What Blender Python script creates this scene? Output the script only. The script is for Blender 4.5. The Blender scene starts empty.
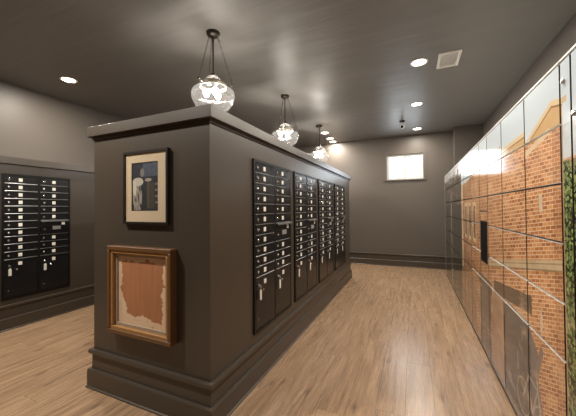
import bpy, bmesh, math, random
from mathutils import Matrix, Vector

random.seed(7)
scene = bpy.context.scene
C = scene.collection

# ------------------------------------------------------------------ camera
cam_data = bpy.data.cameras.new('camera')
cam = bpy.data.objects.new('camera', cam_data)
C.objects.link(cam)
YAW, PITCH, ROLL = math.radians(23.732), math.radians(0.821), math.radians(-0.457)
fw = Vector((-math.sin(YAW) * math.cos(PITCH), math.cos(YAW) * math.cos(PITCH), math.sin(PITCH)))
rt = Vector((math.cos(YAW), math.sin(YAW), 0))
up = rt.cross(fw)
rt2 = rt * math.cos(ROLL) + up * math.sin(ROLL)
up2 = -rt * math.sin(ROLL) + up * math.cos(ROLL)
cam.matrix_world = Matrix(((rt2.x, up2.x, -fw.x, 0), (rt2.y, up2.y, -fw.y, 0), (rt2.z, up2.z, -fw.z, 1.4), (0, 0, 0, 1)))
cam_data.sensor_width = 36.0
cam_data.lens = 284.83 / 576 * 36
cam_data.shift_y = -2.88 / 576
cam_data.clip_start = 0.02
scene.camera = cam

# ------------------------------------------------------------------ world, exposure
world = bpy.data.worlds.new('overcast_sky')
scene.world = world
world.use_nodes = True
wbg = world.node_tree.nodes['Background']
wbg.inputs[0].default_value = (0.86, 0.93, 1.0, 1)
wbg.inputs[1].default_value = 12.0
scene.view_settings.view_transform = 'Standard'
scene.view_settings.look = 'None'
scene.view_settings.exposure = 0.0
scene.view_settings.gamma = 1.0
scene.view_settings.use_curve_mapping = False

DOWN_W = 42.0        # watts of one recessed downlight
BULB = 420.0          # radiance of a pendant bulb
WARM = (1.0, 0.915, 0.80)

# ------------------------------------------------------------------ helpers
class MB:
    """collects shapes into one bmesh"""
    def __init__(self):
        self.bm = bmesh.new()

    def box(self, x0, x1, y0, y1, z0, z1, mi=0):
        vs = [self.bm.verts.new(p) for p in ((x0, y0, z0), (x1, y0, z0), (x1, y1, z0), (x0, y1, z0),
                                             (x0, y0, z1), (x1, y0, z1), (x1, y1, z1), (x0, y1, z1))]
        fs = []
        for q in ((3, 2, 1, 0), (4, 5, 6, 7), (0, 1, 5, 4), (1, 2, 6, 5), (2, 3, 7, 6), (3, 0, 4, 7)):
            f = self.bm.faces.new([vs[i] for i in q])
            f.material_index = mi
            fs.append(f)
        return fs

    def lathe(self, prof, seg=32, cx=0, cy=0, closed=False, rib=0.0, ribs=0):
        rings = []
        for r, z in prof:
            ring = []
            for i in range(seg):
                a = 2 * math.pi * i / seg
                rr = r * (1 + rib * math.cos(ribs * a)) if ribs else r
                ring.append(self.bm.verts.new((cx + rr * math.cos(a), cy + rr * math.sin(a), z)))
            rings.append(ring)
        n = len(rings)
        for k in range(n if closed else n - 1):
            a, b = rings[k], rings[(k + 1) % n]
            for i in range(seg):
                j = (i + 1) % seg
                f = self.bm.faces.new((a[i], a[j], b[j], b[i]))
                f.smooth = True
        return rings

    def cap(self, ring, flip=False):
        self.bm.faces.new(list(reversed(ring)) if flip else ring)

    def tube(self, pts, r, seg=8):
        pts = [Vector(p) for p in pts]
        rings = []
        for i, p in enumerate(pts):
            d = (pts[min(i + 1, len(pts) - 1)] - pts[max(i - 1, 0)]).normalized()
            ref = Vector((0, 0, 1)) if abs(d.z) < 0.9 else Vector((1, 0, 0))
            a = d.cross(ref).normalized()
            b = d.cross(a)
            rings.append([self.bm.verts.new(p + r * (a * math.cos(t) + b * math.sin(t)))
                          for t in [2 * math.pi * k / seg for k in range(seg)]])
        for k in range(len(rings) - 1):
            for i in range(seg):
                j = (i + 1) % seg
                f = self.bm.faces.new((rings[k][i], rings[k][j], rings[k + 1][j], rings[k + 1][i]))
                f.smooth = True
        self.bm.faces.new(rings[0])
        self.bm.faces.new(list(reversed(rings[-1])))

    def sphere(self, c, r, sx=1, sy=1, sz=1, u=16, v=10):
        m = Matrix.Translation(c) @ Matrix.Diagonal((r * sx, r * sy, r * sz, 1))
        res = bmesh.ops.create_uvsphere(self.bm, u_segments=u, v_segments=v, radius=1, matrix=m)
        for vert in res['verts']:
            for f in vert.link_faces:
                f.smooth = True

    def prism_y(self, pts, y0, y1):
        """outline in x-z extruded along y"""
        a = [self.bm.verts.new((x, y0, z)) for x, z in pts]
        b = [self.bm.verts.new((x, y1, z)) for x, z in pts]
        self.bm.faces.new(a)
        self.bm.faces.new(list(reversed(b)))
        n = len(pts)
        for i in range(n):
            j = (i + 1) % n
            self.bm.faces.new((a[j], a[i], b[i], b[j]))

    def ring_box(self, x0, x1, z0, z1, w, y0, y1):
        """rectangular picture-frame ring standing in x-z"""
        self.box(x0, x1, y0, y1, z1 - w, z1)
        self.box(x0, x1, y0, y1, z0, z0 + w)
        self.box(x0, x0 + w, y0, y1, z0 + w, z1 - w)
        self.box(x1 - w, x1, y0, y1, z0 + w, z1 - w)

    def bevel(self, w, seg=1):
        bmesh.ops.bevel(self.bm, geom=list(self.bm.edges), offset=w, segments=seg, affect='EDGES', profile=0.5)
        return self

    def mesh(self, name, mats):
        bmesh.ops.recalc_face_normals(self.bm, faces=self.bm.faces)
        me = bpy.data.meshes.new(name)
        self.bm.to_mesh(me)
        self.bm.free()
        for m in (mats if isinstance(mats, (list, tuple)) else [mats]):
            me.materials.append(m)
        return me

    def build(self, name, mats, parent=None, loc=None):
        return put(name, self.mesh(name, mats), parent, loc)


def put(name, me, parent=None, loc=None):
    o = bpy.data.objects.new(name, me)
    C.objects.link(o)
    if parent:
        o.parent = parent
    if loc:
        o.location = loc
    return o


def tag(o, label, cat, group=None):
    o['label'] = label
    o['category'] = cat
    if group:
        o['group'] = group
    return o


def struct(o, label=None):
    o['kind'] = 'structure'
    if label:
        o['label'] = label
    return o


def thing(name, label, cat, loc=(0, 0, 0), rz=0.0, group=None):
    o = bpy.data.objects.new(name, None)
    o.empty_display_size = 0.1
    C.objects.link(o)
    o.location = loc
    o.rotation_euler = (0, 0, rz)
    return tag(o, label, cat, group)


def copy_thing(root, label, loc, rz=0.0):
    """copy of a thing with its parts and sub-parts"""
    def rec(o, parent):
        c = o.copy()
        C.objects.link(c)
        c.parent = parent
        for ch in list(o.children):
            rec(ch, c)
        return c
    r = rec(root, None)
    r.location = loc
    r.rotation_euler = (0, 0, rz)
    r['label'] = label
    return r


# ------------------------------------------------------------------ material helpers
class NT:
    def __init__(self, name):
        self.m = bpy.data.materials.new(name)
        self.m.use_nodes = True
        self.t = self.m.node_tree
        self.b = self.t.nodes['Principled BSDF']
        self.out = self.t.nodes['Material Output']

    def n(self, typ, **kw):
        nd = self.t.nodes.new(typ)
        for k, v in kw.items():
            setattr(nd, k, v)
        return nd

    def link(self, a, b):
        self.t.links.new(a, b)

    def sock(self, v, inp):
        if isinstance(v, X):
            self.link(v.s, inp)
        elif hasattr(v, 'is_linked'):
            self.link(v, inp)
        else:
            inp.default_value = v

    def math(self, op, a, b=0.0, clamp=False):
        nd = self.n('ShaderNodeMath', operation=op, use_clamp=clamp)
        self.sock(a, nd.inputs[0])
        self.sock(b, nd.inputs[1])
        return X(self, nd.outputs[0])

    def mix(self, f, a, b):
        nd = self.n('ShaderNodeMix', data_type='RGBA', clamp_factor=True)
        self.sock(f, nd.inputs[0])
        for v, i in ((a, 6), (b, 7)):
            if isinstance(v, tuple):
                nd.inputs[i].default_value = (v[0], v[1], v[2], 1)
            else:
                self.sock(v, nd.inputs[i])
        return nd.outputs[2]

    def noise(self, vec, scale, detail=3.0, rough=0.55):
        nd = self.n('ShaderNodeTexNoise')
        nd.inputs['Scale'].default_value = scale
        nd.inputs['Detail'].default_value = detail
        nd.inputs['Roughness'].default_value = rough
        if vec is not None:
            self.link(vec, nd.inputs['Vector'])
        return X(self, nd.outputs[0])

    def comb(self, x, y, z=0.0):
        nd = self.n('ShaderNodeCombineXYZ')
        for v, i in ((x, 0), (y, 1), (z, 2)):
            self.sock(v, nd.inputs[i])
        return nd.outputs[0]

    def xyz(self, src):
        nd = self.n('ShaderNodeSeparateXYZ')
        self.link(src, nd.inputs[0])
        return [X(self, o) for o in nd.outputs]

    def bump(self, h, strength, dist=0.002):
        nd = self.n('ShaderNodeBump')
        nd.inputs['Strength'].default_value = strength
        nd.inputs['Distance'].default_value = dist
        self.sock(h, nd.inputs['Height'])
        self.link(nd.outputs[0], self.b.inputs['Normal'])

    def position(self):
        return self.n('ShaderNodeNewGeometry').outputs['Position']

    def objco(self):
        return self.n('ShaderNodeTexCoord').outputs['Object']

    def uv(self):
        return self.n('ShaderNodeTexCoord').outputs['UV']


class X:
    """a float socket with operators"""
    def __init__(self, nt, s):
        self.nt, self.s = nt, s
    def __add__(self, o): return self.nt.math('ADD', self, o)
    __radd__ = __add__
    def __sub__(self, o): return self.nt.math('SUBTRACT', self, o)
    def __rsub__(self, o): return self.nt.math('SUBTRACT', o, self)
    def __mul__(self, o): return self.nt.math('MULTIPLY', self, o)
    __rmul__ = __mul__
    def __truediv__(self, o): return self.nt.math('DIVIDE', self, o)
    def lt(self, o): return self.nt.math('LESS_THAN', self, o)
    def gt(self, o): return self.nt.math('GREATER_THAN', self, o)
    def abs(self): return self.nt.math('ABSOLUTE', self)
    def max(self, o): return self.nt.math('MAXIMUM', self, o)
    def min(self, o): return self.nt.math('MINIMUM', self, o)
    def sqrt(self): return self.nt.math('SQRT', self)
    def sin(self): return self.nt.math('SINE', self)
    def between(self, a, b): return self.gt(a) * self.lt(b)


def simple(name, col, rough=0.5, metal=0.0, spec=0.5, var=0.0, vscale=8.0, bump=0.0, bscale=120.0):
    t = NT(name)
    t.b.inputs['Roughness'].default_value = rough
    t.b.inputs['Metallic'].default_value = metal
    t.b.inputs['Specular IOR Level'].default_value = spec
    pos = t.objco()
    v = t.noise(pos, vscale, 4)
    k = max(var, 0.04)
    lo = tuple(c * (1 - k) for c in col)
    hi = tuple(min(1, c * (1 + k)) for c in col)
    t.link(t.mix(v, lo, hi), t.b.inputs['Base Color'])
    if bump:
        t.bump(t.noise(pos, bscale, 3), bump)
    return t.m


def emissive(name, col, strength):
    t = NT(name)
    t.b.inputs['Base Color'].default_value = (0.8, 0.8, 0.8, 1)
    t.b.inputs['Emission Color'].default_value = (*col, 1)
    t.b.inputs['Emission Strength'].default_value = strength
    return t.m


def thin_glass(name, tint=(1, 1, 1), refl=0.10, haze=0.0, edge=0.45):
    """thin clear pane: mostly transparent, Fresnel reflection, a little scatter"""
    t = NT(name)
    tr = t.n('ShaderNodeBsdfTransparent')
    tr.inputs[0].default_value = (*tint, 1)
    gl = t.n('ShaderNodeBsdfGlossy')
    gl.inputs['Roughness'].default_value = 0.04
    lw = t.n('ShaderNodeLayerWeight')
    lw.inputs['Blend'].default_value = 0.35
    fac = t.math('ADD', X(t, lw.outputs['Facing']) * edge, refl, True)
    mx = t.n('ShaderNodeMixShader')
    t.link(fac.s, mx.inputs[0])
    t.link(tr.outputs[0], mx.inputs[1])
    t.link(gl.outputs[0], mx.inputs[2])
    last = mx.outputs[0]
    if haze:
        tl = t.n('ShaderNodeBsdfTranslucent')
        tl.inputs[0].default_value = (0.95, 0.95, 0.95, 1)
        m2 = t.n('ShaderNodeMixShader')
        m2.inputs[0].default_value = haze
        t.link(last, m2.inputs[1])
        t.link(tl.outputs[0], m2.inputs[2])
        last = m2.outputs[0]
    t.link(last, t.out.inputs['Surface'])
    return t.m


# ------------------------------------------------------------------ materials
PAINT = (0.060, 0.047, 0.036)
M = {}
M['paint'] = simple('taupe_satin_paint', PAINT, 0.34, spec=0.5, var=0.05, vscale=3, bump=0.05, bscale=180)
M['wall'] = simple('taupe_wall_paint', (0.106, 0.090, 0.077), 0.45, spec=0.4, var=0.05, vscale=2, bump=0.08, bscale=150)


def ceiling_mat():
    t = NT('grey_brown_ceiling_paint')
    x, y, z = t.xyz(t.position())
    v = t.noise(t.comb(x * 0.35, y * 2.6, 0.0), 1.6, 5)
    t.link(t.mix(v, (0.145, 0.138, 0.129), (0.235, 0.225, 0.212)), t.b.inputs['Base Color'])
    r = v * 0.30 + 0.30
    t.link(r.s, t.b.inputs['Roughness'])
    t.b.inputs['Specular IOR Level'].default_value = 0.45
    t.bump(t.noise(t.comb(x * 0.5, y * 5.0, 0.0), 1.6, 4), 0.5, 0.012)
    return t.m


M['ceiling'] = ceiling_mat()


def plank_mat():
    t = NT('oak_laminate')
    oi = X(t, t.n('ShaderNodeObjectInfo').outputs['Random'])
    x, y, z = t.xyz(t.position())
    off = oi * 37.0
    warp = t.noise(t.comb(x * 3.0 + off, y * 0.9 + off, 0.0), 1.3, 2) * 0.9
    grain = t.noise(t.comb(x * 22 + off + warp * 2.0, y * 1.1 + off, 0.0), 1.5, 6, 0.62)
    fine = t.noise(t.comb(x * 120 + off, y * 5.0, 0.0), 1.0, 3, 0.6)
    broad = t.noise(t.comb(x * 4 + off, y * 0.7 + off, 0.0), 1.0, 3)
    c = t.mix((grain * 2.7 - 0.85), (0.17, 0.098, 0.055), (0.49, 0.325, 0.200))
    c = t.mix(broad * 0.5, c, (0.34, 0.225, 0.140))
    c = t.mix(fine.gt(0.60) * 0.30, c, (0.16, 0.093, 0.054))
    streak = t.noise(t.comb(x * 16 + off * 1.7, y * 1.7 + off, 4.0), 1.0, 4, 0.6)
    c = t.mix(t.math('MULTIPLY', (streak - 0.60).max(0.0), 5.0, True) * 0.8, c, (0.11, 0.062, 0.038))
    # knots
    vo = t.n('ShaderNodeTexVoronoi', voronoi_dimensions='2D')
    t.link(t.comb(x * 3.2 + off, y * 1.3 + off * 0.3, 0.0), vo.inputs['Vector'])
    vo.inputs['Scale'].default_value = 1.0
    d = X(t, vo.outputs['Distance']) + grain * 0.06
    c = t.mix(t.math('SUBTRACT', 1.1, d * 9.0, True) * 0.85, c, (0.075, 0.042, 0.028))
    c = t.mix(oi * 0.30, c, (0.24, 0.155, 0.095))
    t.link(c, t.b.inputs['Base Color'])
    t.link((fine * 0.14 + 0.20).s, t.b.inputs['Roughness'])
    t.bump(fine, 0.12, 0.001)
    return t.m


M['plank'] = plank_mat()
M['subfloor'] = simple('dark_subfloor', (0.09, 0.055, 0.035), 0.8)
M['black'] = simple('black_powder_coat', (0.009, 0.009, 0.010), 0.26, spec=0.42)
M['black_frame'] = simple('black_anodised_frame', (0.006, 0.006, 0.006), 0.4, metal=0.0, spec=0.25)
M['edge_metal'] = simple('dark_anodised_lip', (0.42, 0.42, 0.42), 0.30, metal=0.9)
M['inner'] = simple('black_cavity', (0.005, 0.005, 0.005), 0.7, spec=0.1)
M['label'] = simple('white_number_card', (0.80, 0.76, 0.68), 0.5, var=0.12, vscale=60)
M['ink'] = simple('grey_ink', (0.10, 0.10, 0.10), 0.6)
M['chrome'] = simple('nickel_lock', (0.62, 0.62, 0.62), 0.22, metal=1.0)
M['plate'] = simple('grey_instruction_plate', (0.36, 0.36, 0.36), 0.35, metal=0.4, var=0.25, vscale=140)
M['tag'] = simple('white_plastic_tag', (0.72, 0.70, 0.64), 0.4)
M['bronze'] = simple('oil_rubbed_bronze', (0.050, 0.040, 0.032), 0.38, metal=0.7)
M['band'] = simple('brushed_bronze_band', (0.32, 0.29, 0.25), 0.35, metal=0.85)
M['glass_bowl'] = thin_glass('clear_ribbed_glass', (0.93, 0.93, 0.92), 0.08, 0.015)
M['pane'] = thin_glass('window_glass', (0.97, 0.98, 0.98), 0.03)
M['picture_glass'] = thin_glass('picture_glass', (0.98, 0.98, 0.98), 0.02, 0.0, 0.10)
M['bulb'] = emissive('warm_bulb', (1.0, 0.92, 0.83), BULB)
M['lens'] = emissive('downlight_lens', (1.0, 0.86, 0.68), 14.0)
M['white_trim'] = simple('white_metal_trim', (0.86, 0.85, 0.82), 0.4)
M['white_edge'] = simple('white_laminate_edge', (0.88, 0.87, 0.84), 0.4)
M['dark_edge'] = simple('dark_door_edge', (0.025, 0.022, 0.02), 0.5)
M['carcass'] = simple('locker_carcass', (0.03, 0.028, 0.026), 0.5)
M['locker_side'] = simple('locker_side_panel', (0.55, 0.55, 0.53), 0.35)
M['plinth'] = simple('grey_plinth', (0.16, 0.14, 0.13), 0.5)
M['screen'] = simple('black_glass_screen', (0.004, 0.004, 0.004), 0.5, spec=0.05)
M['win_frame'] = simple('white_window_frame', (0.62, 0.62, 0.60), 0.4)
M['gold'] = simple('antique_gold_wood', (0.33, 0.165, 0.055), 0.40, spec=0.5, var=0.3, vscale=25)
M['gold_dark'] = simple('brown_stained_wood', (0.13, 0.060, 0.022), 0.42, var=0.25, vscale=25)
M['mat'] = simple('cream_mat_board', (0.66, 0.53, 0.37), 0.8, var=0.03)
M['liner'] = simple('grey_linen_liner', (0.34, 0.26, 0.19), 0.85, var=0.1, vscale=200)
M['black_wood'] = simple('black_stained_wood', (0.018, 0.014, 0.011), 0.35)
M['cam_white'] = simple('white_camera_plastic', (0.60, 0.58, 0.55), 0.4)


def mural_mat():
    """photo mural printed over the locker doors; uv = (distance along bank, height) in metres"""
    t = NT('printed_mural')
    y, z, _ = t.xyz(t.uv())
    nz = t.noise(t.comb(y, z, 0.0), 9.0, 4)
    # --- sky
    sky = t.mix(t.noise(t.comb(y * 0.7, z * 2.0, 0.0), 1.5, 4), (0.48, 0.57, 0.64), (0.66, 0.72, 0.76))
    # --- brick, courses drawn in the print's own perspective
    zz = (1.55 - z) / ((y - 2.08) * 0.37 + 1.0)
    br = t.n('ShaderNodeTexBrick')
    t.link(t.comb(y, zz, 0.0), br.inputs['Vector'])
    br.inputs['Color1'].default_value = (0.38, 0.125, 0.040, 1)
    br.inputs['Color2'].default_value = (0.78, 0.37, 0.14, 1)
    br.inputs['Mortar'].default_value = (0.85, 0.62, 0.42, 1)
    br.inputs['Scale'].default_value = 1.0
    br.inputs['Mortar Size'].default_value = 0.0026
    br.inputs['Brick Width'].default_value = 0.058
    br.inputs['Row Height'].default_value = 0.0225
    br.inputs['Bias'].default_value = -0.1
    brick = t.mix(nz * 0.3, br.outputs['Color'], (0.44, 0.22, 0.09))
    far_wall = t.mix(t.noise(t.comb(y * 14, z * 1.5, 0.0), 1.0, 4), (0.20, 0.095, 0.045), (0.62, 0.34, 0.17))
    brick = t.mix(t.math('MULTIPLY', (y - 2.3).max(0.0), 0.55, True), brick, far_wall)
    # right return of the gable beyond the corner
    brick = t.mix(y.lt(1.735) * 0.35, brick, (0.30, 0.12, 0.05))
    # roof line
    gable = t.math('MINIMUM', 1.905 - (y - 1.735).max(0.0) * 0.37, 1.905 + (y - 1.735).min(0.0) * 0.22)
    eave = 1.845 - (y - 2.09).max(0.0) * 0.03
    far_roof = 1.86 - (y - 2.6).max(0.0) * 0.09
    roof = y.lt(2.09) * gable + y.between(2.09, 2.6) * eave + y.gt(2.6) * far_roof
    building = z.lt(roof) * y.lt(4.55)
    col = t.mix(building, sky, brick)
    # tan gable boarding and cornices
    tan = t.mix(nz, (0.50, 0.30, 0.12), (0.64, 0.43, 0.22))
    col = t.mix(building * y.lt(2.09) * z.gt(1.765 + (y - 1.735).max(0.0) * 0.02), col, tan)
    col = t.mix(building * y.between(2.09, 2.6) * z.gt(1.772), col, tan)
    dr = roof - z
    col = t.mix(building * y.lt(2.6) * dr.lt(0.026), col, (0.68, 0.52, 0.32))
    col = t.mix(building * y.lt(2.6) * dr.between(0.026, 0.036), col, (0.30, 0.17, 0.08))
    r2 = (z - (1.772 - (y - 1.74) * 0.19)).abs()
    col = t.mix(y.between(1.76, 2.09) * r2.lt(0.016), col, (0.66, 0.50, 0.32))
    # distant tall windows
    wy = (y - 3.52) / 0.27
    fr = t.math('FRACT', wy)
    inwin = y.between(3.52, 4.33) * z.between(1.03, 1.46)
    col = t.mix(inwin * fr.between(0.12, 0.78), col, (0.66, 0.47, 0.28))
    col = t.mix(inwin * fr.between(0.24, 0.66) * z.between(1.07, 1.42), col, (0.20, 0.12, 0.07))
    # pilasters of the far facade
    col = t.mix(y.between(4.40, 4.53) * z.lt(1.72), col, (0.60, 0.44, 0.28))
    # string course
    bt = 1.092 + (2.08 - y) * 0.165
    band = y.between(1.66, 3.12) * z.lt(bt) * z.gt(bt - 0.056)
    col = t.mix(band, col, (0.62, 0.47, 0.29))
    col = t.mix(band * z.lt(bt - 0.046), col, (0.36, 0.24, 0.13))
    col = t.mix(y.between(1.66, 3.12) * (z - bt + 0.018).abs().lt(0.004), col, (0.42, 0.29, 0.16))
    # sign on the wall and lamp
    col = t.mix(y.between(1.862, 1.900) * z.between(1.375, 1.47), col, (0.68, 0.56, 0.40))
    col = t.mix(((y - 1.90).abs() + (z - 0.79).abs() * 0.15).lt(0.015), col, (0.66, 0.55, 0.40))
    # shop fronts: awnings, doors, pier
    a1 = 0.895 - (y - 2.04) * 0.115
    grey = t.mix(nz, (0.085, 0.074, 0.070), (0.15, 0.132, 0.128))
    dgrey = t.mix(nz, (0.070, 0.048, 0.035), (0.125, 0.088, 0.064))
    col = t.mix(y.between(2.03, 2.86) * z.lt(a1) * z.gt(a1 - 0.105), col, dgrey)
    col = t.mix(y.between(2.06, 2.53) * z.lt(0.735), col, grey)
    col = t.mix(y.between(2.06, 2.53) * z.between(0.715, 0.735), col, (0.40, 0.36, 0.33))
    col = t.mix(y.between(2.28, 2.30) * z.between(0.36, 0.47), col, (0.32, 0.30, 0.29))
    col = t.mix(y.between(2.53, 2.60) * z.lt(0.70), col, dgrey)
    col = t.mix(y.between(2.60, 2.92) * z.lt(0.70), col, t.mix(nz, (0.40, 0.235, 0.14), (0.52, 0.33, 0.21)))
    col = t.mix(y.between(2.93, 3.44) * z.between(0.65, 0.752), col, dgrey)
    col = t.mix(y.between(2.97, 3.40) * z.lt(0.65), col, grey)
    for q in (3.62, 3.98, 4.30):
        col = t.mix(y.between(q, q + 0.20) * z.lt(0.62), col, t.mix(nz, (0.22, 0.13, 0.08), (0.36, 0.22, 0.13)))
    # pavement in the print
    col = t.mix(y.between(1.66, 4.5) * z.lt(0.10 - (y - 2.0) * 0.01), col, (0.24, 0.20, 0.18))
    # bicycle leaning by the door
    def ring(cy, cz, r, w):
        a = (y - cy) * 1.0
        b = (z - cz) * 1.0
        return ((a * a + b * b).sqrt() - r).abs().lt(w)
    def seg(y0, z0, y1, z1, w):
        L = math.hypot(y1 - y0, z1 - z0)
        uy, uz = (y1 - y0) / L, (z1 - z0) / L
        a = (y - y0) * uy + (z - z0) * uz
        b = ((y - y0) * (-uz) + (z - z0) * uy).abs()
        return a.between(0, L) * b.lt(w)
    col = t.mix(y.between(1.955 , 2.06) * z.lt(0.70 - (2.06 - y) * 0.9), col, (0.20, 0.175, 0.165))
    col = t.mix(seg(1.90, 0.66, 1.99, 0.46, 0.022), col, (0.26, 0.20, 0.17))
    col = t.mix(seg(1.99, 0.50, 1.86, 0.20, 0.014), col, (0.28, 0.22, 0.19))
    bike = ring(2.20, 0.24, 0.105, 0.006).max(ring(1.93, 0.22, 0.105, 0.006))
    for s in ((2.20, 0.24, 2.10, 0.42), (2.10, 0.42, 1.97, 0.40), (2.10, 0.42, 2.06, 0.22), (2.06, 0.22, 1.97, 0.40), (1.98, 0.45, 1.93, 0.22)):
        bike = bike.max(seg(*s, 0.007))
    col = t.mix(bike * 0.8, col, (0.46, 0.40, 0.36))
    # trees at the far end
    tn = t.noise(t.comb(y * 3.0, z * 6.0, 0.0), 2.2, 6, 0.7)
    tree = t.mix(tn * 1.6 - 0.3, (0.012, 0.013, 0.009), (0.09, 0.085, 0.06))
    tree = t.mix(t.noise(t.comb(y * 4.0, z * 8.0, 3.0), 2.0, 3).gt(0.60) * z.gt(1.45), tree, (0.40, 0.26, 0.20))
    tree = t.mix((t.noise(t.comb(y * 5.0, z * 5.0, 7.0), 2.0, 3) + (z - 1.9) * 1.4).gt(0.52), tree, (0.55, 0.55, 0.53))
    col = t.mix(y.gt(4.53), col, tree)
    col = t.mix(y.between(5.62, 5.72) * z.lt(1.7), col, (0.30, 0.30, 0.26))
    # ivy by the near end
    vo = t.n('ShaderNodeTexVoronoi')
    t.link(t.comb(y, z, 0.0), vo.inputs['Vector'])
    vo.inputs['Scale'].default_value = 62.0
    vc = t.xyz(vo.outputs['Color'])
    leaf = t.mix(vc[0], (0.012, 0.030, 0.008), (0.30, 0.38, 0.13))
    leaf = t.mix(X(t, vo.outputs['Distance']).gt(0.62), leaf, (0.012, 0.022, 0.008))
    col = t.mix(y.lt(1.648 ) * z.lt(1.575 + nz * 0.05), col, leaf)
    col = t.mix(y.between(1.628, 1.650) * z.lt(1.80), col, (0.42, 0.26, 0.14))
    # sky again above the ivy
    col = t.mix(y.lt(1.628) * z.gt(1.61), col, sky)
    col = t.mix(y.between(1.59, 1.65) * (z - 1.868).abs().lt(0.014), col, (0.60, 0.45, 0.28))
    tone = t.noise(t.comb(y * 2.2, z * 3.0, 11.0), 2.0, 5, 0.65)
    col = t.mix((tone - 0.5).max(0.0) * y.lt(4.55) * z.lt(1.76) * 1.6, col, (0.16, 0.075, 0.035))
    col = t.mix((0.47 - tone).max(0.0) * y.lt(4.55) * z.lt(1.76) * 2.2, col, (0.86, 0.60, 0.36))
    t.link(col, t.b.inputs['Base Color'])
    t.b.inputs['Roughness'].default_value = 0.10
    t.b.inputs['Specular IOR Level'].default_value = 0.5
    return t.m


M['mural'] = mural_mat()


def photo_mat():
    """dark monochrome photograph of a bent figure among boxes"""
    t = NT('monochrome_print')
    u, v, _ = t.xyz(t.uv())
    n = t.noise(t.comb(u, v, 0.0), 14.0, 5, 0.65)
    col = t.mix(n * 1.4 - 0.25, (0.006, 0.006, 0.008), (0.060, 0.068, 0.09))
    col = t.mix((v.gt(0.70) * u.gt(0.42)) * n * 1.2, col, (0.11, 0.14, 0.20))
    def ell(cu, cv, a, b):
        p = (u - cu) / a
        q = (v - cv) / b
        return (p * p + q * q).lt(1.0)
    # trousers and lower body
    col = t.mix(ell(0.22, 0.30, 0.17, 0.36) * v.gt(0.03) * t.noise(t.comb(u * 3, v * 0.6, 0), 9.0, 3).gt(0.47), col, (0.36, 0.33, 0.28))
    # bent back and shoulder
    col = t.mix(ell(0.24, 0.60, 0.20, 0.085), col, (0.55, 0.52, 0.45))
    col = t.mix(ell(0.12, 0.48, 0.07, 0.16), col, (0.66, 0.60, 0.50))
    # head
    col = t.mix(ell(0.40, 0.78, 0.075, 0.085), col, (0.24, 0.22, 0.21))
    # forearm
    col = t.mix(ell(0.62, 0.63, 0.12, 0.035), col, (0.40, 0.35, 0.30))
    # boxes at the right
    col = t.mix(u.between(0.56, 0.84) * v.between(0.06, 0.58), col, (0.070, 0.062, 0.050))
    col = t.mix(u.between(0.60, 0.63) * v.between(0.08, 0.58), col, (0.13, 0.115, 0.09))
    for b in (0.16, 0.28, 0.40, 0.52):
        col = t.mix(u.gt(0.86) * v.between(b, b + 0.045), col, (0.20, 0.16, 0.17))
    t.link(col, t.b.inputs['Base Color'])
    t.b.inputs['Roughness'].default_value = 0.45
    return t.m


def blot_mat():
    """pale paper with a torn-edged russet field"""
    t = NT('russet_on_paper')
    u, v, _ = t.xyz(t.uv())
    n = t.noise(t.comb(u, v, 0.0), 5.5, 5, 0.62) - 0.5
    n2 = t.noise(t.comb(u, v, 5.0), 5.5, 5, 0.62) - 0.5
    uu = u + n * 0.30
    vv = v + n2 * 0.26
    left = 0.08 + (0.45 - v).max(0.0) * 0.40
    inside = uu.gt(left) * uu.lt(0.915) * vv.gt(0.10 - (u - 0.8) * 0.1) * vv.lt(0.925)
    st = t.noise(t.comb(u * 16, v * 1.4, 0.0), 1.0, 4)
    rus = t.mix(st, (0.21, 0.070, 0.028), (0.54, 0.25, 0.115))
    rus = t.mix(t.noise(t.comb(u, v, 9.0), 3.0, 3), rus, (0.36, 0.145, 0.060))
    paper = t.mix(t.noise(t.comb(u, v, 2.0), 4.0, 3), (0.60, 0.42, 0.27), (0.70, 0.53, 0.37))
    stain = t.noise(t.comb(u, v, 1.0), 16.0, 3).gt(0.66) * v.lt(0.3)
    paper = t.mix(stain * 0.7, paper, (0.42, 0.20, 0.10))
    t.link(t.mix(inside, paper, rus), t.b.inputs['Base Color'])
    t.b.inputs['Roughness'].default_value = 0.8
    return t.m


M['photo'] = photo_mat()
M['blot'] = blot_mat()

# ------------------------------------------------------------------ dimensions
CEIL = 3.14
YB, YF = 7.40, -2.6            # back wall, wall behind the camera
XL, XR = -5.00, 1.35           # upper left wall, right wall
BAYX = -4.42                   # face of the left mailbox bay
IX0, IX1, IY0, IY1 = -2.36, -1.20, 1.478, 5.86   # island body
CAPZ0, CAPZ1 = 1.99, 2.072
UW, UH, UZ = 0.765, 1.435, 0.382                 # mailbox unit
ISL_U = [2.01 + 0.872 * i for i in range(4)]
LEFT_U, LEFT_Z = 1.705, 0.352

# ------------------------------------------------------------------ structure
mb = MB()
mb.box(XL - 0.1, XR + 0.1, YF - 0.1, YB + 0.1, -0.12, -0.012)
floor = struct(mb.build('floor', M['subfloor']), 'warm oak laminate plank floor')
PW, PG = 0.19, 0.0005
xp = BAYX - 0.02
row = 0
while xp < 1.30:
    x0, x1 = xp, min(xp + PW, 1.33)
    yp = YF - random.uniform(0.0, 1.3)
    while yp < YB:
        y0, y1 = max(yp, YF), min(yp + 1.45, YB)
        yp += 1.45
        if y1 - y0 < 0.05:
            continue
        under = x0 > IX0 - 0.02 and x1 < IX1 + 0.02
        spans = [(y0, y1)]
        if under:
            spans = [(y0, min(y1, IY0 + 0.05)), (max(y0, IY1 - 0.05), y1)]
        if x0 > 0.70:
            spans = [(y0, min(y1, 1.0)), (max(y0, 6.6), y1)]
        for a, b in spans:
            if b - a < 0.05:
                continue
            p = MB()
            p.box(x0 + PG, x1 - PG, a + PG, b - PG, -0.012, 0.0)
            p.build('plank', M['plank'], floor)
    xp += PW
    row += 1

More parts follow.
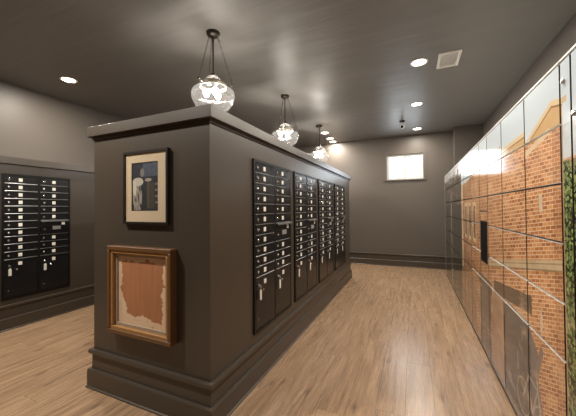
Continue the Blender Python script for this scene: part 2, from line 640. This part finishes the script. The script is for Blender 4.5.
mb = MB()
mb.box(XL - 0.1, XR + 0.1, YF - 0.1, YB + 0.1, CEIL, CEIL + 0.12)
struct(mb.build('ceiling', M['ceiling']), 'dark grey-brown satin ceiling')

# back wall with the window opening
WX0, WX1, WZ0, WZ1 = -0.585, 0.225, 2.095, 2.705
mb = MB()
mb.box(XL, WX0, YB, YB + 0.16, 0, CEIL)
mb.box(WX1, XR, YB, YB + 0.16, 0, CEIL)
mb.box(WX0, WX1, YB, YB + 0.16, 0, WZ0)
mb.box(WX0, WX1, YB, YB + 0.16, WZ1, CEIL)
struct(mb.build('wall_back', M['wall']), 'taupe far wall with a small high window')
mb = MB(); mb.box(XL - 0.12, XL, YF, YB, 0, CEIL)
struct(mb.build('wall_left', M['wall']), 'taupe upper wall set back above the mailbox bay')
mb = MB(); mb.box(XR, XR + 0.12, YF, YB, 0, CEIL)
struct(mb.build('wall_right', M['wall']), 'taupe wall above the parcel lockers')
mb = MB(); mb.box(XL, XR, YF - 0.12, YF, 0, CEIL)
struct(mb.build('wall_front', M['wall']), 'taupe wall behind the camera')
mb = MB(); mb.box(0.83, XR, 7.02, YB, 0, CEIL)
struct(mb.build('wall_pillar', M['wall']), 'taupe boxed pillar in the far right corner')

# left mailbox bay, opening left for the mailbox unit
mb = MB()
LS = (0.945, 1.0, 1.045)
u0, u1, uz0, uz1 = LEFT_U, LEFT_U + UW * LS[0], LEFT_Z, LEFT_Z + UH * LS[2]
mb.box(XL, BAYX - 0.08, YF, YB, 0, CAPZ0 - 0.02)
mb.box(BAYX - 0.08, BAYX, YF, u0, 0, CAPZ0 - 0.02)
mb.box(BAYX - 0.08, BAYX, u1, YB, 0, CAPZ0 - 0.02)
mb.box(BAYX - 0.08, BAYX, u0, u1, 0, uz0)
mb.box(BAYX - 0.08, BAYX, u0, u1, uz1, CAPZ0 - 0.02)
bay = struct(mb.build('wall_bay', M['paint']), 'taupe projecting lower wall holding mailboxes')
mb = MB(); mb.box(XL, BAYX + 0.035, YF, YB, CAPZ0 - 0.02, CAPZ1 - 0.02)
struct(mb.build('trim_1', M['paint']), 'flat taupe cap along the top of the mailbox bay')


def base_profile(out):
    """three-tier base: shoe, skirting with bevelled top, upper moulding; (offset from wall, z)"""
    return {'shoe_moulding': [(0, 0), (out, 0), (out, 0.010), (out - 0.010, 0.018), (0, 0.018)],
            'skirting': [(0, 0.018), (out - 0.008, 0.018), (out - 0.008, 0.136), (out - 0.014, 0.144), (0, 0.144)],
            'top_moulding': [(0, 0.144), (out - 0.032, 0.144), (out - 0.034, 0.258), (out - 0.014, 0.268), (out - 0.014, 0.290), (out - 0.018, 0.296), (0, 0.296)]}


def base_run_x(name, yface, x0, x1, sgn, parent, out=0.045):
    """base along x on a wall whose face is at y = yface, facing sgn along y"""
    for nm, prof in base_profile(out).items():
        m = MB()
        a = [m.bm.verts.new((x0, yface + sgn * d, z)) for d, z in prof]
        b = [m.bm.verts.new((x1, yface + sgn * d, z)) for d, z in prof]
        m.bm.faces.new(a); m.bm.faces.new(list(reversed(b)))
        for i in range(len(prof)):
            j = (i + 1) % len(prof)
            m.bm.faces.new((a[i], b[i], b[j], a[j]))
        m.build(nm, M['paint'], parent)


def base_run_y(name, xface, y0, y1, sgn, parent, out=0.045):
    for nm, prof in base_profile(out).items():
        m = MB()
        a = [m.bm.verts.new((xface + sgn * d, y0, z)) for d, z in prof]
        b = [m.bm.verts.new((xface + sgn * d, y1, z)) for d, z in prof]
        m.bm.faces.new(a); m.bm.faces.new(list(reversed(b)))
        for i in range(len(prof)):
            j = (i + 1) % len(prof)
            m.bm.faces.new((a[i], b[i], b[j], a[j]))
        m.build(nm, M['paint'], parent)


def sempty(name, label, loc):
    o = bpy.data.objects.new(name, None)
    C.objects.link(o)
    return struct(o, label)


bl = sempty('baseboard_left', 'tall stepped taupe baseboard under the left mailboxes', (0, 0, 0))
base_run_y('b', BAYX, YF, YB, 1, bl)
bb = sempty('baseboard_back', 'tall stepped taupe baseboard along the far wall', (0, 0, 0))
base_run_x('b', YB, BAYX + 0.046, 0.83, -1, bb)

# window
win = sempty('window_1', 'small high window with white daylight in the far wall', (0, 0, 0))
m = MB(); m.ring_box(WX0, WX1, WZ0, WZ1, 0.058, YB + 0.04, YB + 0.11); m.build('window_frame', M['win_frame'], win)
cx = (WX0 + WX1) / 2 + 0.01
m = MB(); m.box(cx - 0.040, cx + 0.040, YB + 0.055, YB + 0.105, WZ0 + 0.058, WZ1 - 0.058); m.build('mullion', M['win_frame'], win)
for a, b in ((WX0 + 0.058, cx - 0.040), (cx + 0.040, WX1 - 0.058)):
    m = MB(); m.box(a, b, YB + 0.078, YB + 0.084, WZ0 + 0.058, WZ1 - 0.058); m.build('pane', M['pane'], win)
m = MB()
m.box(WX0 - 0.07, WX0, YB - 0.016, YB, WZ0 - 0.02, WZ1 + 0.07)
m.box(WX1, WX1 + 0.07, YB - 0.016, YB, WZ0 - 0.02, WZ1 + 0.07)
m.box(WX0, WX1, YB - 0.016, YB, WZ1, WZ1 + 0.07)
m.build('casing', M['wall'], win)
m = MB(); m.box(WX0 - 0.07, WX1 + 0.07, YB - 0.035, YB + 0.05, WZ0 - 0.03, WZ0); m.bevel(0.004); m.build('window_sill', M['wall'], win)

# ------------------------------------------------------------------ mailbox island
isl = thing('mailbox_island', 'freestanding taupe half-height partition in the middle of the room, holding mailboxes', 'partition', (0, 0, 0))
mb = MB()
D = 0.08
mb.box(IX0, IX1 - D, IY0, IY1, 0, CAPZ0)
ys = [IY0]
for s in ISL_U:
    ys += [s, s + UW]
ys.append(IY1)
for i in range(0, len(ys), 2):
    mb.box(IX1 - D, IX1, ys[i], ys[i + 1], 0, CAPZ0)
for s in ISL_U:
    mb.box(IX1 - D, IX1, s, s + UW, 0, UZ)
    mb.box(IX1 - D, IX1, s, s + UW, UZ + UH, CAPZ0)
mb.build('body', M['paint'], isl)
OV = 0.036
m = MB(); m.box(IX0 - OV, IX1 + OV, IY0 - OV, IY1 + OV, CAPZ0, CAPZ1); m.bevel(0.004); m.build('cap', M['paint'], isl)
m = MB(); m.box(IX0 - 0.010, IX1 + 0.010, IY0 - 0.010, IY1 + 0.010, CAPZ0 - 0.022, CAPZ0); m.build('cap_bead', M['paint'], isl)


def loop_base(parent, out=0.042):
    for nm, prof in base_profile(out).items():
        prof = [q for q in prof if q[0] > 0]
        m = MB()
        rings = []
        for d, z in [(0.0, prof[0][1])] + prof + [(0.0, prof[-1][1])]:
            rings.append([m.bm.verts.new(p) for p in ((IX0 - d, IY0 - d, z), (IX1 + d, IY0 - d, z), (IX1 + d, IY1 + d, z), (IX0 - d, IY1 + d, z))])
        for a, b in zip(rings, rings[1:]):
            for i in range(4):
                j = (i + 1) % 4
                m.bm.faces.new((a[i], a[j], b[j], b[i]))
        m.build(nm, M['paint'], parent)


loop_base(isl)

# ------------------------------------------------------------------ mailbox units
# local frame: x along the width (left to right for someone facing it), -y towards that person, z up from unit's bottom
FB, ST = 0.022, 0.028
CW = (UW - 2 * FB - ST) / 2
PITCH_D = 0.0872
DH = PITCH_D - 0.007
PARCEL_H = UH - 2 * FB - 11 * PITCH_D

m = MB(); m.box(0.003, CW - 0.003, -0.013, 0.004, 0.0, DH); m.bevel(0.0015)
ME_DOOR = m.mesh('door', M['black'])
m = MB(); m.box(0.003, CW - 0.003, -0.013, 0.004, 0.0, 2 * PITCH_D - 0.012); m.bevel(0.0015)
ME_OUT = m.mesh('outgoing_door', M['black'])
m = MB(); m.box(0.003, CW - 0.003, -0.013, 0.004, 0.0, PARCEL_H - 0.008); m.bevel(0.0015)
ME_PARCEL = m.mesh('parcel_door', M['black'])
m = MB(); m.box(-0.020, 0.020, -0.0165, -0.0125, -0.019, 0.019); m.bevel(0.001)
ME_CARD = m.mesh('number_card', M['label'])
m = MB()
r = m.lathe([(0.011, 0.0), (0.011, 0.005), (0.008, 0.008), (0.003, 0.008), (0.003, 0.006), (0.0005, 0.006)], 14)
m.bm.transform(Matrix.Rotation(math.pi / 2, 4, 'X') @ Matrix.Identity(4))
ME_LOCK = m.mesh('lock', M['chrome'])
m = MB(); m.box(0.0, CW, -0.0175, 0.0, -0.0028, 0.0028); m.bevel(0.001)
ME_LIP = m.mesh('divider_lip', M['edge_metal'])
m = MB(); m.box(-0.05, 0.05, -0.0165, -0.0125, -0.022, 0.022); m.bevel(0.001)
ME_PLATE = m.mesh('instruction_plate', M['plate'])
m = MB(); m.box(0.004, CW - 0.004, -0.040, 0.0, 0.0, 0.006); m.box(0.004, CW - 0.004, -0.040, -0.036, -0.010, 0.0); m.bevel(0.001)
ME_SHELF = m.mesh('mail_slot_hood', M['edge_metal'])
m = MB()
m.lathe([(0.006, 0.0), (0.006, 0.003), (0.001, 0.003)], 10)
m.bm.transform(Matrix.Rotation(math.pi / 2, 4, 'X'))
ME_SCREW = m.mesh('screw', M['chrome'])


def make_unit(label, loc, rz):
    t = thing('mailbox_unit', label, 'mailbox', loc, rz, 'black mailbox units')
    f = MB()
    f.ring_box(0, UW, 0, UH, FB, -0.014, 0.0)
    f.box(FB + CW, FB + CW + ST, -0.014, 0.0, FB, UH - FB)
    f.build('frame', M['black_frame'], t)
    b = MB(); b.box(0.004, UW - 0.004, 0.006, 0.05, 0.004, UH - 0.004); b.build('back_box', M['inner'], t)
    for c in range(2):
        cx0 = FB + c * (CW + ST)
        k = 0
        while k < 11:
            ztop = UH - FB - k * PITCH_D
            if c == 1 and k == 6:
                d = put('outgoing_door', ME_OUT, t, (cx0, 0, ztop - 2 * PITCH_D + 0.006))
                put('mail_slot_hood', ME_SHELF, d, (0, 0, 2 * PITCH_D - 0.016))
                put('instruction_plate', ME_PLATE, d, (CW * 0.56, 0, PITCH_D * 0.80))
                put('number_card', ME_CARD, d, (CW * 0.80, 0, PITCH_D * 1.42))
                put('lock', ME_LOCK, d, (0.050, -0.013, PITCH_D * 0.62))
                k += 2
            else:
                d = put('door', ME_DOOR, t, (cx0, 0, ztop - PITCH_D + 0.0035))
                put('number_card', ME_CARD, d, (CW * 0.46, 0, DH * 0.5))
                put('lock', ME_LOCK, d, (0.042, -0.013, DH * 0.5))
                k += 1
            put('divider_lip', ME_LIP, t, (cx0, 0, UH - FB - k * PITCH_D))
        d = put('parcel_door', ME_PARCEL, t, (cx0, 0, FB + 0.004))
        put('number_card', ME_CARD, d, (CW * 0.46, 0, PARCEL_H - 0.06))
        put('lock', ME_LOCK, d, (0.050, -0.013, PARCEL_H - 0.075))
        put('lock', ME_LOCK, d, (0.125, -0.013, PARCEL_H - 0.125))
        put('screw', ME_SCREW, d, (0.042, -0.013, 0.075))
    return t


unit0 = make_unit('black two-column mailbox unit in the island side, nearest the camera', (IX1, ISL_U[0], UZ), math.pi / 2)
names = ['second from the camera', 'third from the camera', 'farthest from the camera']
for i, s in enumerate(ISL_U[1:]):
    copy_thing(unit0, 'black two-column mailbox unit in the island side, ' + names[i], (IX1, s, UZ), math.pi / 2)
lu = copy_thing(unit0, 'black two-column mailbox unit set in the far left wall', (BAYX, LEFT_U, LEFT_Z), math.pi / 2)
lu.scale = LS

# key tags hanging from the parcel-door locks
m = MB()
pts = [(-0.014, -0.085), (0.014, -0.085), (0.014, -0.012), (0.006, 0.0), (-0.006, 0.0), (-0.014, -0.012)]
m.prism_y(pts, -0.004, 0.0)
ME_TAG = m.mesh('tag_body', M['tag'])
m = MB()
m.tube([(0.010 * math.cos(a), 0, 0.008 + 0.012 * math.sin(a)) for a in [2 * math.pi * k / 14 for k in range(15)]], 0.0016, 6)
ME_RING = m.mesh('key_ring', M['chrome'])
m = MB()
m.prism_y([(-0.009, 0.012), (0.009, 0.012), (0.009, 0.032), (0.004, 0.038), (-0.004, 0.038), (-0.009, 0.032)], -0.003, 0.0)
m.box(-0.0015, 0.0015, -0.003, 0.006, 0.022, 0.026)
ME_KEY = m.mesh('key', M['chrome'])
units = [(IX1, s, UZ, n) for s, n in zip(ISL_U, ['nearest island mailbox unit', 'second island mailbox unit', 'third island mailbox unit', 'farthest island mailbox unit'])]
units.append((BAYX, LEFT_U, LEFT_Z, 'left wall mailbox unit'))
for ux, uy, uz, nm in units:
    for c, side in ((0, 'left'), (1, 'right')):
        lx = FB + c * (CW + ST) + 0.050
        t = thing('key_tag', 'white key tag hanging on the %s parcel door of the %s' % (side, nm), 'key tag',
                  (ux + 0.030, uy + lx * (LS[0] if c >= 0 and ux == BAYX else 1), uz + (FB + 0.004 + PARCEL_H - 0.105) * (LS[2] if ux == BAYX else 1)), math.pi / 2, 'key tags on parcel doors')
        tb = put('tag_body', ME_TAG, t)
        put('key_ring', ME_RING, t)
        put('key', ME_KEY, t)

# ------------------------------------------------------------------ parcel lockers with the printed mural
LX = 0.605
LTOP = 2.055
SEAMS = [0.045, 0.715, 0.972, 1.240, 1.505, 1.767, LTOP - 0.014]
EDGES = [1.05, 1.55, 1.646, 2.093, 2.575, 3.03, 3.36, 3.84, 4.32, 4.80, 5.28, 5.76, 6.24, 6.72]
L_NAMES = ['printed with ivy leaves, nearest the camera',
           'narrow, printed with a strip of ivy, beside the brick gable',
           'printed with a brick gable, beside the ivy strip',
           'printed with a grey shop door and dark awning',
           'printed with a tan pier between two doors',
           'holding a tall black screen',
           'just beyond the black screen, printed with tall windows',
           'second beyond the black screen, printed with tall windows',
           'printed with the cream end of the brick facade',
           'printed with dark trees, next to the brick facade',
           'printed with dark trees, second from the facade',
           'printed with dark trees, second from the far end',
           'printed with dark trees, at the far end of the bank']


def mural_panel(name, y0, y1, z0, z1, parent, th=0.018, edge=1):
    """door slab: printed front, white top and bottom edges, dark side edges"""
    m = MB()
    fs = m.box(LX, LX + th, y0, y1, z0, z1)
    # order: bottom, top, -y, +x, +y, -x
    for f, mi in zip(fs, (edge, edge, 2, 2, 2, 0)):
        f.material_index = mi
    uvl = m.bm.loops.layers.uv.new('UVMap')
    for f in m.bm.faces:
        for l in f.loops:
            l[uvl].uv = (l.vert.co.y, l.vert.co.z)
    return m.build(name, [M['mural'], M['white_edge'], M['dark_edge']], parent)


m = MB()
m.lathe([(0.012, 0.0), (0.012, 0.006), (0.009, 0.010), (0.001, 0.010)], 14)
m.bm.transform(Matrix.Rotation(-math.pi / 2, 4, 'Y'))
ME_KNOB = m.mesh('cam_lock', M['chrome'])

for i, nm in enumerate(L_NAMES):
    y0, y1 = EDGES[i], EDGES[i + 1]
    t = thing('parcel_locker', 'tall glossy parcel locker column ' + nm, 'locker', (0, 0, 0), 0, 'parcel locker columns')
    m = MB(); m.box(LX + 0.020, 1.26, y0 + 0.001, y1 - 0.001, 0.045, LTOP - 0.014); m.build('carcass', M['carcass'], t)
    m = MB(); m.box(LX + 0.012, 1.26, y0 + 0.001, y1 - 0.001, 0.0, 0.045); m.build('plinth', M['plinth'], t)
    m = MB(); m.box(LX - 0.002, 1.26, y0 + 0.0005, y1 - 0.0005, LTOP - 0.012, LTOP); m.bevel(0.002); m.build('top_rail', M['locker_side'], t)
    g, gz = 0.0075, 0.0055
    if i in (0, 1):
        seams = [0.045, LTOP - 0.014] if i == 1 else [0.045, 0.60, 1.35, LTOP - 0.014]
    elif i == 5:
        seams = [0.045, 0.715, 1.365, 1.505, 1.767, LTOP - 0.014]
    else:
        seams = SEAMS
    for a, b in zip(seams, seams[1:]):
        d = mural_panel('door' if i != 1 else 'filler_panel', y0 + g, y1 - g, a + gz, b - gz, t, edge=1 if i < 7 else 2)
        if i == 5 and a == 0.715:
            s = MB(); s.ring_box(0, 0.265, 0.888, 1.275, 0.012, -0.003, 0.0); 
            s.bm.transform(Matrix.Translation((LX, 3.325, 0)) @ Matrix.Rotation(-math.pi / 2, 4, 'Z'))
            s.build('screen_bezel', M['inner'], d)
            s = MB(); s.box(LX - 0.002, LX, 3.072, 3.313, 0.90, 1.263); s.build('screen', M['screen'], d)
        if i == 1:
            put('cam_lock', ME_KNOB, d, (LX, 1.606, 1.946))
            put('cam_lock', ME_KNOB, d, (LX, 1.606, 0.40))
        if i == 0 and a > 1.0:
            put('cam_lock', ME_KNOB, d, (LX, 1.519, 1.78))
    if i == len(L_NAMES) - 1:
        m = MB(); m.box(LX, 1.26, y1, y1 + 0.018, 0.0, LTOP); m.build('end_panel', M['locker_side'], t)

# ------------------------------------------------------------------ pictures on the island end
FY = IY0


def uv_plane(name, x0, x1, y, z0, z1, mat, parent):
    m = MB()
    fs = m.box(x0, x1, y, y + 0.003, z0, z1)
    uvl = m.bm.loops.layers.uv.new('UVMap')
    for f in m.bm.faces:
        for l in f.loops:
            l[uvl].uv = ((l.vert.co.x - x0) / (x1 - x0), (l.vert.co.z - z0) / (z1 - z0))
    return m.build(name, mat, parent)


t = thing('framed_photograph', 'thin black frame with cream mat around a dark photograph', 'picture', (0, 0, 0))
m = MB(); m.ring_box(-1.986, -1.540, 1.300, 1.832, 0.017, FY - 0.026, FY - 0.001); m.build('frame', M['black_wood'], t)
m = MB()
mx0, mx1, mz0, mz1 = -1.969, -1.557, 1.317, 1.815
px0, px1, pz0, pz1 = -1.907, -1.640, 1.396, 1.748
for q in ((mx0, mx1, pz1, mz1), (mx0, mx1, mz0, pz0), (mx0, px0, pz0, pz1), (px1, mx1, pz0, pz1)):
    m.box(q[0], q[1], FY - 0.016, FY - 0.012, q[2], q[3])
m.build('mat_board', M['mat'], t)
uv_plane('print', px0 - 0.006, px1 + 0.006, FY - 0.011, pz0 - 0.006, pz1 + 0.006, M['photo'], t)
m = MB(); m.box(mx0, mx1, FY - 0.0215, FY - 0.0195, mz0, mz1); m.build('glass', M['picture_glass'], t)

t = thing('framed_painting', 'deep brown-gold wooden frame with russet painting on pale paper', 'picture', (0, 0, 0))
ox0, ox1, oz0, oz1 = -2.118, -1.480, 0.492, 1.136
m = MB(); m.ring_box(ox0, ox1, oz0, oz1, 0.030, FY - 0.060, FY - 0.001); m.bevel(0.003); m.build('outer_frame', M['gold_dark'], t)
m = MB(); m.ring_box(ox0 + 0.027, ox1 - 0.027, oz0 + 0.027, oz1 - 0.027, 0.026, FY - 0.052, FY - 0.004); m.bevel(0.003); m.build('inner_frame', M['gold'], t)
m = MB(); m.ring_box(ox0 + 0.052, ox1 - 0.052, oz0 + 0.052, oz1 - 0.052, 0.022, FY - 0.030, FY - 0.006); m.build('liner', M['liner'], t)
uv_plane('painting', ox0 + 0.072, ox1 - 0.072, FY - 0.020, oz0 + 0.072, oz1 - 0.072, M['blot'], t)

# ------------------------------------------------------------------ pendant lamps
def make_pendant(label, loc):
    t = thing('pendant_lamp', label, 'lamp', loc, 0, 'glass pendant lamps over the island')
    # local z = 0 at the ceiling
    m = MB(); rs = m.lathe([(0.001, 0), (0.066, 0), (0.066, -0.012), (0.058, -0.032), (0.030, -0.040), (0.001, -0.042)], 28); m.build('canopy', M['bronze'], t)
    m = MB(); m.tube([(0, 0, -0.04), (0, 0, -0.43)], 0.0075, 10); m.build('rod', M['bronze'], t)
    m = MB(); m.lathe([(0.001, -0.405), (0.022, -0.405), (0.040, -0.425), (0.044, -0.440), (0.001, -0.442)], 24); m.build('dome_cap', M['bronze'], t)
    m = MB(); m.lathe([(0.040, -0.436), (0.062, -0.445), (0.078, -0.470), (0.100, -0.495), (0.123, -0.510)], 48, rib=0.012, ribs=24); m.build('upper_glass', M['glass_bowl'], t)
    R = 0.190
    RC = 0.128
    m = MB(); m.lathe([(RC - 0.006, -0.508), (RC, -0.506), (RC + 0.004, -0.512), (RC + 0.004, -0.540), (RC, -0.546), (RC - 0.006, -0.544)], 48, closed=True); m.build('band', M['band'], t)
    m = MB()
    for k in range(3):
        a = math.radians(25 + 120 * k)
        m2 = MB()
        # a chain of long links drawn as a slim twisted wire with link knots
        p0 = Vector((0.045 * math.cos(a), 0.045 * math.sin(a), -0.035))
        p1 = Vector(((R - 0.004) * math.cos(a), (R - 0.004) * math.sin(a), -0.515))
        nl = 15
        for q in range(nl):
            s0 = p0.lerp(p1, q / nl)
            s1 = p0.lerp(p1, (q + 1.15) / nl)
            d = (s1 - s0).normalized()
            side = d.cross(Vector((-math.sin(a), math.cos(a), 0)) if q % 2 else Vector((math.cos(a), math.sin(a), 0))).normalized() * 0.006
            mid = (s0 + s1) / 2
            m2.tube([s0, s0.lerp(mid, 0.5) + side, s1.lerp(mid, 0.5) + side, s1, s1.lerp(mid, 0.5) - side, s0.lerp(mid, 0.5) - side, s0], 0.0017, 5)
        m2.build('chain', M['bronze'], t)
        fz = MB()
        fz.tube([((RC + q * (R - RC)) * math.cos(a), (RC + q * (R - RC)) * math.sin(a), -0.524 - 0.012 * math.sin(q * 3.14)) for q in (0, 0.3, 0.6, 0.85, 1.0)], 0.006, 8)
        fz.sphere((R * math.cos(a), R * math.sin(a), -0.522), 0.011, u=10, v=6)
        fz.build('chain_hook', M['bronze'], t)
    m.bm.free()
    prof = [(RC - 0.002, -0.544), (R - 0.025, -0.560), (R + 0.004, -0.576), (R + 0.017, -0.605), (R + 0.016, -0.640), (R + 0.002, -0.685),
            (R - 0.028, -0.732), (R - 0.070, -0.772), (R - 0.125, -0.802), (0.012, -0.816)]
    m = MB(); m.lathe(prof, 96, rib=0.008, ribs=24); m.build('glass_bowl', M['glass_bowl'], t)
    m = MB(); m.lathe([(0.001, -0.813), (0.014, -0.814), (0.016, -0.824), (0.006, -0.832), (0.009, -0.840), (0.001, -0.848)], 16); m.build('bottom_finial', M['bronze'], t)
    m = MB(); m.tube([(0, 0, -0.44), (0, 0, -0.56)], 0.012, 10)
    for k in range(3):
        a = math.radians(85 + 120 * k)
        m.tube([(0, 0, -0.545), (0.035 * math.cos(a), 0.035 * math.sin(a), -0.548), (0.060 * math.cos(a), 0.060 * math.sin(a), -0.560)], 0.007, 8)
    m.build('socket_cluster', M['bronze'], t)
    for k in range(3):
        a = math.radians(85 + 120 * k)
        m = MB(); m.sphere((0.066 * math.cos(a), 0.066 * math.sin(a), -0.600), 0.026, sz=1.35, u=14, v=8); m.build('bulb', M['bulb'], t)
    return t


PX = -1.78
p0 = make_pendant('ribbed glass pendant lamp nearest the camera, over the island corner', (PX, 2.25, CEIL))
copy_thing(p0, 'ribbed glass pendant lamp in the middle of the three', (PX, 3.96, CEIL))
copy_thing(p0, 'ribbed glass pendant lamp farthest from the camera', (PX, 5.70, CEIL))

# ------------------------------------------------------------------ recessed downlights
def downlight(label, x, y, w=1.0):
    t = thing('downlight', label, 'light', (x, y, CEIL), 0, 'recessed ceiling downlights')
    m = MB(); m.lathe([(0.076, -0.001), (0.100, -0.001), (0.100, -0.006), (0.084, -0.010), (0.076, -0.006)], 28, closed=True); m.build('trim_ring', M['white_trim'], t)
    m = MB()
    rr = m.lathe([(0.075, -0.004), (0.02, -0.0055), (0.001, -0.006)], 28)
    m.build('lens', M['lens'], t)
    ld = bpy.data.lights.new('downlight_glow', 'AREA')
    ld.shape = 'DISK'
    ld.size = 0.145
    ld.energy = DOWN_W * w
    ld.color = WARM
    ld.spread = math.radians(180)
    lo = bpy.data.objects.new('downlight_glow', ld)
    C.objects.link(lo)
    lo.parent = t
    lo.location = (0, 0, -0.012)
    return t


DL = [('round downlight above the left wall mailboxes', -4.16, 2.27),
      ('round downlight nearest the square air vent', 0.085, 3.72),
      ('round downlight over the middle of the locker aisle', 0.075, 5.20),
      ('round downlight by the security camera near the far wall', 0.10, 6.82),
      ('first of three downlights in a row behind the far pendant', -1.83, 6.28),
      ('middle of three downlights in a row behind the far pendant', -1.86, 6.85),
      ('last of three downlights in a row behind the far pendant, by the wall', -1.88, 7.20),
      ('downlight over the near end of the locker aisle, above the frame', 0.085, 2.1),
      ('downlight above the camera in the locker aisle', 0.085, 0.3),
      ('downlight in front of the pictures, above the frame', -2.62, 0.50),
      ('downlight above the left wall, just outside the frame', -4.16, 0.5)]
for lb, x, y in DL:
    downlight(lb, x, y, 0.45 if y > 6.1 and x < -1 else 0.4 if y == 0.3 else 0.55 if y == 6.82 else 1.75 if y == 0.5 and x > -3 else 1.0)

# ------------------------------------------------------------------ ceiling vent
t = thing('air_vent', 'square white ceiling air vent beside the downlight', 'vent', (0.40, 3.79, CEIL))
m = MB()
a, b = 0.115, 0.185
for q in ((-a, a, b - 0.03, b), (-a, a, -b, -b + 0.03), (-a, -a + 0.03, -b + 0.03, b - 0.03), (a - 0.03, a, -b + 0.03, b - 0.03)):
    m.box(q[0], q[1], q[2], q[3], -0.012, -0.0005)
m.build('vent_frame', M['white_trim'], t)
m = MB(); m.box(-a + 0.03, a - 0.03, -b + 0.03, b - 0.03, -0.002, -0.0005); m.build('duct_backing', M['white_trim'], t)
me = None
for k in range(11):
    yy = -b + 0.045 + k * (2 * b - 0.09) / 10
    if me is None:
        m = MB(); m.box(-a + 0.03, a - 0.03, -0.009, 0.009, -0.0035, -0.0015)
        m.bm.transform(Matrix.Translation((0, 0, -0.005)) @ Matrix.Rotation(0.22, 4, 'X'))
        me = m.mesh('slat', M['white_trim'])
    put('slat', me, t, (0, yy, 0))

# ------------------------------------------------------------------ ceiling security camera
t = thing('security_camera', 'small security camera with dark lens hanging from the ceiling', 'camera', (-0.18, 6.10, CEIL))
m = MB(); m.lathe([(0.001, 0), (0.055, 0), (0.055, -0.018), (0.040, -0.030), (0.001, -0.032)], 24); m.build('mount', M['bronze'], t)
m = MB(); m.tube([(0, 0, -0.03), (0, 0, -0.075), (0.0, -0.02, -0.10)], 0.013, 10); m.build('arm', M['cam_white'], t)
m = MB()
m.lathe([(0.001, 0.075), (0.030, 0.073), (0.036, 0.060), (0.036, -0.060), (0.030, -0.066), (0.001, -0.066)], 20)
rot = Matrix.Translation((0.0, -0.03, -0.125)) @ Matrix.Rotation(math.radians(-78), 4, 'X')
m.bm.transform(rot); m.build('housing', M['cam_white'], t)
m = MB(); m.lathe([(0.001, -0.072), (0.026, -0.072), (0.028, -0.066), (0.001, -0.0665)], 20)
m.bm.transform(Matrix.Translation((0.0, -0.03, -0.125)) @ Matrix.Rotation(math.radians(-78), 4, 'X'))
m.build('lens', M['screen'], t)
